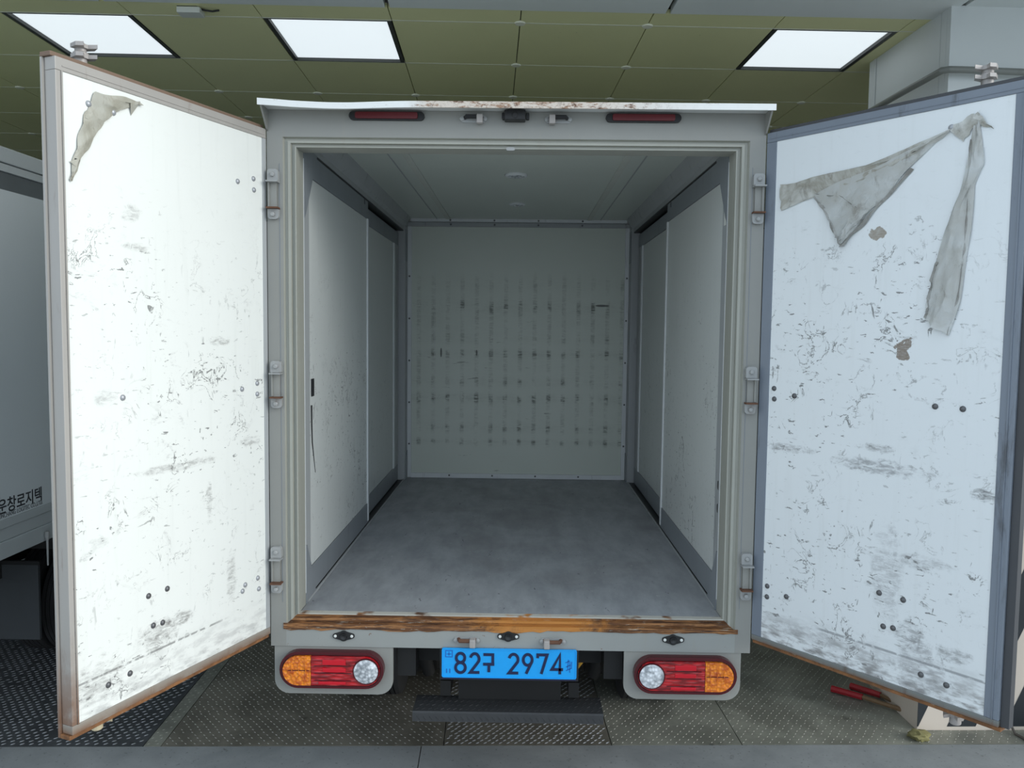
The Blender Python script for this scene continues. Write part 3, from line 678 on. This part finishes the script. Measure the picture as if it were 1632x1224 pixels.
# ---- step bumper
st = obj('step_bumper', prism(bmesh.new(), [(.0, .345), (.0, .378), (.006, .383), (.14, .383), (.14, .378), (.008, .376), (.008, .345)], 'x', -.366, .357), 'bump', T)
for s in (-1, 1): obj('step_end_plate', prism(bmesh.new(), [(.0085, .345), (.0085, .376), (.139, .377), (.10, .345)], 'x', s*.352-.004, s*.352-.001), 'bump', st)
lb = bmesh.new()
for i in range(30):
    x = -.35+i*.0238
    for (y0, z0, dx, dy, dz) in ((-.001, .352, .010, 0, .014),):
        tube(lb, [(x, -.0005, .366), (x+.011, -.0005, .352)], [.0008, .0016], 4)
    for j in range(4):
        tube(lb, [(x-.006+(j % 2)*.012, .02+j*.032, .3832), (x+.006+(j % 2)*.012, .032+j*.032, .3832)], [.0016, .001], 4)
l = obj('step_tread_lugs', lb, 'bump', st); l['kind'] = 'stuff'
for s in (-1, 1): obj('step_arm', box(s*.25-.02, s*.25+.02, .10, .60, .40, .46), 'chassis', T)
obj('step_hanger', box(-.20, .20, .11, .13, .384, .52), 'chassis', T)
# ---- chassis, axle, wheels
for s in (-1, 1): obj('chassis_rail', box(s*.36, s*.43, .05, 4.2, .50, .62), 'chassis', T)
for y in (.15, .9, 1.7, 2.5): obj('cross_member', box(-.36, .36, y, y+.06, .52, .60), 'chassis', T)
for x in (-.62, -.31, .31, .62): obj('floor_bearer', box(x-.03, x+.03, .08, LEN, .62, .70), 'chassis', T)
obj('rear_axle', tube(bmesh.new(), [(-.78, 1.02, .29), (.78, 1.02, .29)], .045, 12), 'chassis', T, True)
obj('differential', lathe(bmesh.new(), [(-.12, .04), (-.09, .10), (0, .14), (.09, .10), (.12, .04)], 'x', (0, 1.02, .29), 20), 'chassis', T, True)
for s in (-1, 1):
    obj('leaf_spring', prism(bmesh.new(), [(.55, .44), (.85, .38), (1.10, .36), (1.35, .38), (1.65, .44), (1.65, .46), (1.35, .41), (1.10, .40), (.85, .41), (.55, .46)], 'x', s*.37, s*.42), 'chassis', T)
tp = [(-.070, .15), (-.070, .235), (-.064, .268), (-.058, .279)]
for k in range(5):
    a = -.050+k*.0235; tp += [(a-.006, .285), (a+.012, .285), (a+.0125, .277), (a+.017, .277)]
tp = [q for q in tp if q[0] < .055] + [(.058, .279), (.064, .268), (.070, .235), (.070, .15)]
ty = obj('wheel', lathe(bmesh.new(), tp, 'x', n=48), 'rubber', T, True); ty.location = (-.755, 1.02, .285)
rim_bm = lathe(bmesh.new(), [(-.066, .15), (-.066, .12), (-.02, .11), (-.015, .03), (.03, .03), (.035, .11), (.066, .14), (.066, .15)], 'x', n=24)
rim = obj('rim', rim_bm, 'mud', ty, True)
for x in (-.60, .60, .755):
    w = link('wheel', ty.data, T, (x, 1.02, .285)); link('rim', rim.data, w)
obj('underbody_light_blocker', box(-.86, .86, 1.33, 1.35, .05, .66), 'black', T)  # added panel, blocks light from ahead so the underside stays dark
for s in (-1, 1):  # drums and shocks added to fill and darken the gap inside the wheels
    obj('filler_brake_drum', lathe(bmesh.new(), [(s*.36, .05), (s*.365, .165), (s*.45, .175), (s*.525, .18), (s*.528, .05)], 'x', (0, 1.02, .285), 28), 'chassis', T, True)
    obj('filler_shock_absorber', tube(bmesh.new(), [(s*.40, .86, .16), (s*.44, .80, .36), (s*.46, .74, .60)], [.03, .035, .03], 12), 'chassis', T, True)
sp = obj('spare_wheel', lathe(bmesh.new(), [(-.06, .12), (-.07, .2), (-.05, .27), (.05, .27), (.07, .2), (.06, .12)], 'z', (0, .52, .455), 32), 'rubber', T, True)
bm = bmesh.new(); tube(bm, [(.268, .30, .44), (.31, .34, .475), (.36, .42, .515), (.42, .5, .53)], .017, 8); obj('strap', bm, 'yellow', T, True)
obj('cab', box(-.85, .85, LEN+.10, LEN+.9, .35, 2.0, bev=.05), 'skin', T)

# ---- rear doors
rv = lathe(bmesh.new(), [(0, .0095), (.0025, .0088), (.0050, .0060), (.0062, .0015)], 'y', n=12)
rvo = None
def make_door(s, ang, w, panel, pmat, fmat, fl_mat, rim_mat, rivets, dark):
    global rvo
    a = math.radians(ang); ux, uy = s*math.sin(a), -math.cos(a)
    g = 1 if s < 0 else -1                               # local x = g * u
    d = obj('rear_door', box(g*.004, g*(w-.003), -.042, -.006, .684, 2.536), 'skin', T)
    d.location = (s*HB, -.002, 0); d.rotation_euler.z = math.atan2(g*uy, g*ux)
    u0, u1, z0, z1 = panel; tz, bz = 2.541, (.678 if s < 0 else .687)
    obj('door_panel', box(g*u0, g*u1, -.006, -.003, z0, z1), pmat, d)
    obj('door_top_rail', box(g*.002, g*w, -.040, 0, z1+.0003, tz, bev=.002), fmat, d)
    obj('door_bottom_rail', box(g*.002, g*w, -.040, 0, bz, z0-.0003, bev=.002), rim_mat, d)
    obj('door_stile', box(g*.002, g*(u0-.0003), -.040, 0, z0, z1, bev=.002), fmat if s > 0 else 'alu', d)
    obj('door_stile', box(g*(u1+.0003), g*w, -.040, 0, z0, z1, bev=.002), fmat, d)
    obj('stile_ridge', box(g*(w-.020), g*(w-.016), 0, .003, z0, z1), fmat, d)
    obj('rail_groove', box(g*.01, g*(w-.02), 0, .0015, z1+.012, z1+.015), fmat, d)
    obj('door_flange', box(g*.004, g*(w+.006), -.050, -.0425, bz-.012, tz), fmat if s < 0 else fl_mat, d)
    obj('flange_cap', box(g*.006, g*(w+.006), -.050, -.010, tz+.0005, tz+.013, bev=.002), fl_mat, d)
    obj('flange_drip', box(g*.006, g*(w+.006), -.0422, -.004, bz-.013, bz-.001, bev=.002), 'rustrail', d)
    if s > 0: obj('edge_seal', box(g*(w+.001), g*(w+.024), -.0422, -.012, bz, tz), 'flange', d)
    for (u, z) in rivets:
        me = rvmesh[1] if (s > 0 and z < 1.7) or (s < 0 and z < 1.0 and u > .4) else rvmesh[0]
        link('rivet', me, d, (g*u, -.003, z))
    # locking rod on the outside, with cams above and below
    ur = .70
    bm = bmesh.new(); tube(bm, [(g*ur, -.072, .66), (g*ur, -.072, 2.57)], .0125, 10); rod = obj('lock_rod', bm, 'zinc', d, True)
    for z in (.95, 1.6, 2.3): obj('rod_guide', box(g*(ur-.03), g*(ur+.03), -.088, -.0505, z-.02, z+.02, bev=.004), 'zinc', d)
    obj('door_handle', box(g*(ur-.25), g*(ur+.02), -.10, -.085, 1.38, 1.41, bev=.005), 'zinc', d)
    for zc, cmn, sg in ((2.585, 'camw', 1), (.648, 'camy' if s < 0 else 'camw', -1)):
        c = bmesh.new(); lathe(c, [(-.030, .013), (-.026, .017), (-.004, .017), (0, .021), (.012, .021), (.016, .016), (.034, .016), (.038, .012)], 'z', (g*ur, -.072, zc), 14)
        cam_o = obj('lock_cam', c, cmn, d, True)
        for z, l in ((zc+.029, .036), (zc+.001, .034)):
            pts = [(g*(ur-.020), -.080), (g*(ur-.028), -.050), (g*(ur-.016), -.072+l+.012), (g*(ur-.006), -.050), (g*(ur+.006), -.050), (g*(ur+.020), -.072+l), (g*(ur+.030), -.055), (g*(ur+.022), -.086)]
            obj('cam_claw', prism(bmesh.new(), pts, 'z', z-.005, z+.006), cmn, cam_o)
    return d, g
def meshonly(bm, mat):
    me = bpy.data.meshes.new('rivet'); bmesh.ops.recalc_face_normals(bm, faces=bm.faces[:]); bm.to_mesh(me); bm.free(); me.materials.append(MT[mat])
    for p in me.polygons: p.use_smooth = True
    return me
rvmesh = [meshonly(rv.copy(), 'rivet'), meshonly(rv, 'rivetd')]
DL, gL = make_door(-1, 22.12, .838, (.022, .822, .704, 2.506), 'doorL', 'aluL', 'flangeL', 'aluB',
    [(0.736, 2.441), (0.655, 2.438), (0.148, 2.33), (0.068, 2.353), (0.066, 2.314), (0.643, 1.616), (0.138, 1.609), (0.059, 1.625), (0.059, 1.586), (0.563, 0.994), (0.489, 0.995), (0.547, 0.895), (0.51, 0.892), (0.147, 0.884), (0.133, 0.903), (0.066, 0.909), (0.061, 0.867), (0.715, 0.774), (0.638, 0.778)], True)
DR, gR = make_door(1, 39.11, .846, (.042, .805, .706, 2.506), 'doorR', 'aluR', 'flange', 'aluRB',
    [(0.634, 2.445), (0.716, 2.448), (0.075, 2.33), (0.063, 1.629), (0.065, 1.591), (0.145, 1.608), (0.625, 1.61), (0.705, 1.609), (0.062, 0.903), (0.062, 0.863), (0.141, 0.885), (0.477, 0.989), (0.555, 0.987), (0.495, 0.883), (0.527, 0.887), (0.62, 0.766), (0.697, 0.76)], True)
def film(d, g, left, right, n, m, name='torn_film', bulge=.012, seed=1, mat='film'):
    """sheet spanned between two edge polylines of (u, z); wrinkled, with thickness"""
    rnd = random.Random(seed); ph = [rnd.random()*6 for _ in range(6)]
    def samp(pl, t):
        k = t*(len(pl)-1); i = min(int(k), len(pl)-2); q = k-i
        return pl[i][0]+(pl[i+1][0]-pl[i][0])*q, pl[i][1]+(pl[i+1][1]-pl[i][1])*q
    bm = bmesh.new(); grid = []
    for i in range(n+1):
        row = []
        for j in range(m+1):
            t, v = i/n, j/m; a, b = samp(left, t), samp(right, t)
            u = a[0]+(b[0]-a[0])*v; z = a[1]+(b[1]-a[1])*v
            if 0 < v < 1 or 0 < t < 1: u += .003*math.sin(17*t+9*v+ph[0]); z += .003*math.sin(13*t-11*v+ph[1])
            h = .0015+bulge*(math.sin(PI*v)**.8)*(.35+.65*abs(math.sin(4*t+ph[2]+3*v)))*(.4+.6*t)+.003*math.sin(22*v+9*t+ph[3])**2+.002*math.sin(30*t+ph[4])**2
            row.append(bm.verts.new((g*u, -.003+h, z)))
        grid.append(row)
    fs = []
    for i in range(n):
        for j in range(m): fs.append(bm.faces.new((grid[i][j], grid[i+1][j], grid[i+1][j+1], grid[i][j+1])))
    bmesh.ops.recalc_face_normals(bm, faces=fs)
    bmesh.ops.solidify(bm, geom=fs, thickness=.0008)
    return obj(name, bm, mat, d, True)
# right door: long sagging band, its drooping triangle, and the vertical ribbon
film(DR, gR, [(.061, 2.353), (.13, 2.352), (.20, 2.360), (.375, 2.376), (.496, 2.400), (.629, 2.437)], [(.068, 2.262), (.12, 2.272), (.19, 2.292), (.33, 2.305), (.48, 2.352), (.629, 2.432)], 40, 10, seed=3, bulge=.010, mat='filmband')
film(DR, gR, [(.190, 2.300), (.245, 2.230), (.280, 2.160), (.292, 2.130), (.300, 2.126)], [(.60, 2.418), (.50, 2.325), (.42, 2.245), (.36, 2.185), (.312, 2.128)], 26, 18, seed=5, bulge=.022)
film(DR, gR, [(.628, 2.441), (.655, 2.455), (.690, 2.470), (.707, 2.476)], [(.671, 2.396), (.690, 2.425), (.715, 2.440), (.752, 2.418)], 12, 6, seed=8, bulge=.008, mat='filmband')
film(DR, gR, [(.700, 2.44), (.690, 2.36), (.672, 2.27), (.640, 2.16), (.615, 2.07), (.598, 1.99), (.590, 1.93), (.584, 1.876)], [(.716, 2.445), (.722, 2.37), (.735, 2.325), (.708, 2.27), (.702, 2.12), (.697, 2.03), (.682, 1.93), (.655, 1.825)], 44, 10, seed=11, bulge=.014)
def edge(d, g, pts, w, seed, mat='filmedge'):
    q = [(u+w, z-w*.25) for u, z in pts]; film(d, g, pts, q, 24, 2, 'film_fold', .010, seed, mat)
edge(DR, gR, [(.192, 2.296), (.240, 2.232), (.276, 2.160), (.294, 2.128)], .012, 21); edge(DR, gR, [(.52, 2.340), (.44, 2.262), (.37, 2.190), (.305, 2.128)], .010, 22)
edge(DR, gR, [(.200, 2.300), (.28, 2.290), (.36, 2.235), (.37, 2.19)], .006, 26)
film(DR, gR, [(.282, 2.160), (.296, 2.118)], [(.330, 2.160), (.312, 2.118)], 8, 6, 'film_fold', .014, 23, 'filmedge')
edge(DR, gR, [(.690, 2.40), (.686, 2.27), (.690, 2.10), (.672, 1.93), (.648, 1.83)], .007, 24); edge(DR, gR, [(.612, 2.06), (.598, 1.99), (.590, 1.93), (.586, 1.88)], .005, 25)
# left door: small torn corner with its long curled edge
film(DL, gL, [(.752, 2.400), (.735, 2.445), (.715, 2.480), (.660, 2.486), (.600, 2.490), (.561, 2.487)], [(.725, 2.375), (.690, 2.395), (.665, 2.430), (.640, 2.440), (.612, 2.462), (.561, 2.484)], 22, 8, seed=13, bulge=.006, mat='filmL')
film(DL, gL, [(.748, 2.42), (.768, 2.36), (.785, 2.30), (.803, 2.22)], [(.690, 2.40), (.730, 2.34), (.765, 2.285), (.800, 2.22)], 18, 6, seed=14, bulge=.006, mat='filmL')

# ================================================================ NEIGHBOUR TRUCK
N = empty('parked_truck', (-3.15, 0, 0)); tag(N, 'parked white box truck with Korean lettering behind the left open door', 'truck')
def nb(name, x0, x1, y0, y1, z0, z1, mat, bev=0.): return obj(name, box(x0+3.15, x1+3.15, y0, y1, z0, z1, bev=bev), mat, N)
nx = -2.30
nb('cargo_box', -4.0, nx-.03, -.35, 3.0, .80, 2.60, 'nwhite')
nb('side_panel', nx-.0295, nx-.004, -.30, 2.95, .945, 2.43, 'nwhite')
nb('upper_recess', nx-.0295, nx-.018, -.35, 3.0, 2.43, 2.512, 'ndark')
nb('top_rail', nx-.0295, nx-.006, -.35, 3.0, 2.513, 2.548, 'nrail', .003)
nb('roof_rail', nx-.0295, nx, -.35, 3.0, 2.552, 2.622, 'nrail', .006)
nb('roof', -3.98, nx-.03, -.35, 3.0, 2.601, 2.622, 'nwhite')
nb('lower_rail', nx-.0295, nx-.002, -.35, 3.0, .905, .944, 'nrail', .003)
nb('skirt_rail', nx-.0295, nx-.008, -.35, 3.0, .845, .904, 'nrail', .003)
nb('floor_beam', nx-.09, nx-.001, -.35, 3.0, .765, .844, 'nrail', .004)
nb('chassis_rail', -2.85, -2.78, -.2, 4.0, .50, .64, 'chassis'); nb('chassis_rail', -3.55, -3.48, -.2, 4.0, .50, .64, 'chassis')
nb('cross_member', -2.78, -2.35, .60, .66, .66, .76, 'chassis'); nb('cross_member', -2.78, -2.35, 1.15, 1.21, .66, .76, 'chassis')
nb('mudguard', -2.92, -2.44, 1.08, 1.10, .20, .60, 'mud', .004)
nb('mudguard_bracket', -2.90, -2.42, 1.06, 1.08,   .60, .62, 'chassis')
for x in (-2.46, -2.62, -3.70, -3.86):
    w = link('wheel', ty.data, N, (x+3.15, 1.52, .300), scale=(1, 1.05, 1.05)); link('rim', rim.data, w)
obj('rear_axle', tube(bmesh.new(), [(-.72, 1.52, .30), (.70, 1.52, .30)], .045, 12), 'chassis', N, True)
pin = obj('latch_pin', tube(bmesh.new(), [(nx+3.15+.012, .915, .775), (nx+3.15+.012, .915, .645)], [.0055, .004], 8), 'zinc', N, True)
obj('latch_cup', lathe(bmesh.new(), [(.77, .006), (.79, .012), (.81, .011), (.815, .006)], 'z', (nx+3.15+.012, .915, 0), 12), 'zinc', pin, True)
nb('cab', -3.95, -2.35, 3.05, 4.6, .35, 2.0, 'nwhite', .08)
t1 = lettering('lettering', '(주)운창로지텍', .074, 'letter', N, .0009); t1.location = (nx+3.15-.0035, .912, .978); t1.rotation_euler = (PI/2, 0, PI/2)
t2 = lettering('lettering', 'WOONCHANG LOGITEC CO.,LTD.', .030, 'lettergrey', N, .0001); t2.location = (nx+3.15-.0035, .912, .953); t2.rotation_euler = (PI/2, 0, PI/2); t2.scale = (.80, 1, 1)

# ================================================================ SMALL THINGS
jb = obj('junction_box', box(-.052, .052, -.035, .035, -.03, -.004, bev=.004), 'whitep'); tag(jb, 'small white plastic box with a black wire on the ceiling between two lamps', 'ceiling box')
jb.location = bpos(-1.455, .838, HC); jb.rotation_euler.z = BA
obj('mount', box(-.052, .040, -.03, .030, -.004, .0), 'black', jb)
bm = bmesh.new(); tube(bm, [(.04, .0, -.002), (.07, -.012, -.012), (.10, -.008, -.014), (.125, .006, -.004)], .0045, 8); obj('wire', bm, 'black', jb, True)

pr = tag(obj('pipe_rail', tube(bmesh.new(), [bpos(PX+.01, 1.30, 2.975), bpos(PX-.05, 1.28, 2.975), bpos(PX-.05, .90, 2.975), bpos(PX-.05, .575, 2.972), bpos(PX-.03, .556, 2.971), bpos(PX+.02, .552, 2.970), bpos(2.74, .552, 2.955), bpos(2.745, .57, 2.955), bpos(2.745, .64, 2.955)], .0145, 10), 'pipe', smooth=True), 'bent grey metal pipe wrapped round the top of the white pillar', 'pipe')

bc = empty('bolt_cutter', (1.85, .86, 0)); tag(bc, 'long tool with two red grips lying on the floor under the right door', 'tool')
def ln(name, pts, r, mat, n=8): return obj(name, tube(bmesh.new(), pts, r, n), mat, bc, True)
ln('grip', [(-.215, .20, .020), (-.10, .10, .024)], [.017, .015], 'grip'); ln('grip', [(-.105, .235, .020), (.00, .125, .024)], [.017, .015], 'grip')
ln('arm', [(-.10, .10, .024), (.06, -.06, .026)], [.010, .012], 'wood'); ln('arm', [(.00, .125, .024), (.08, -.04, .026)], [.010, .012], 'wood')
ln('pivot', [(.07, -.055, .006), (.07, -.055, .045)], .022, 'chassis', 12)
obj('jaw', prism(bmesh.new(), [(.055, -.06), (.075, -.13), (.095, -.15), (.10, -.09), (.09, -.05)], 'z', .014, .036), 'chassis', bc)
rg = bmesh.new(); bmesh.ops.create_icosphere(rg, subdivisions=3, radius=1)
for v in rg.verts:
    k = 1+.28*math.sin(5*v.co.x+3*v.co.y)*math.cos(4*v.co.z+2*v.co.x)+.12*math.sin(11*v.co.y+7*v.co.z); v.co = Vector((v.co.x*.045*k, v.co.y*.035*k, max(0, .018+v.co.z*.022*k)))
rgo = tag(obj('rag', rg, 'rag', smooth=True), 'crumpled yellow-green rag on the floor by the pillar foot', 'rag'); rgo.location = (1.85, .60, 0)
cb = tag(obj('cable', tube(bmesh.new(), [bpos(2.25, .598, .11), bpos(2.30, .590, .115), bpos(2.325, .585, .09), bpos(2.335, .580, .03), bpos(2.34, .56, .006), bpos(2.35, .53, .006), bpos(2.36, .45, .006)], .006, 8), 'cable', smooth=True), 'thin brown cable looping down the striped pillar to the floor', 'cable')
ps = empty('stand_post', bpos(2.50, .50, 0)); tag(ps, 'slim brown post with a flared dark foot before the striped pillar', 'post')
obj('shaft', tube(bmesh.new(), [(0, 0, .12), (0, 0, 1.0)], .016, 12), 'post', ps, True)
obj('foot', lathe(bmesh.new(), [(0, .085), (.012, .085), (.05, .05), (.13, .02), (.14, .017)], 'z', n=20), 'black', ps, True)
ch = tag(obj('wheel_chock', prism(bmesh.new(), [(-.12, 0), (.10, 0), (.10, .02), (-.02, .11), (-.06, .11)], 'y', -.06, .06), 'yellow'), 'yellow wheel chock on the floor by the parked truck tyre', 'wheel chock'); ch.location = (-2.96, 1.20, 0); ch.rotation_euler.z = .5
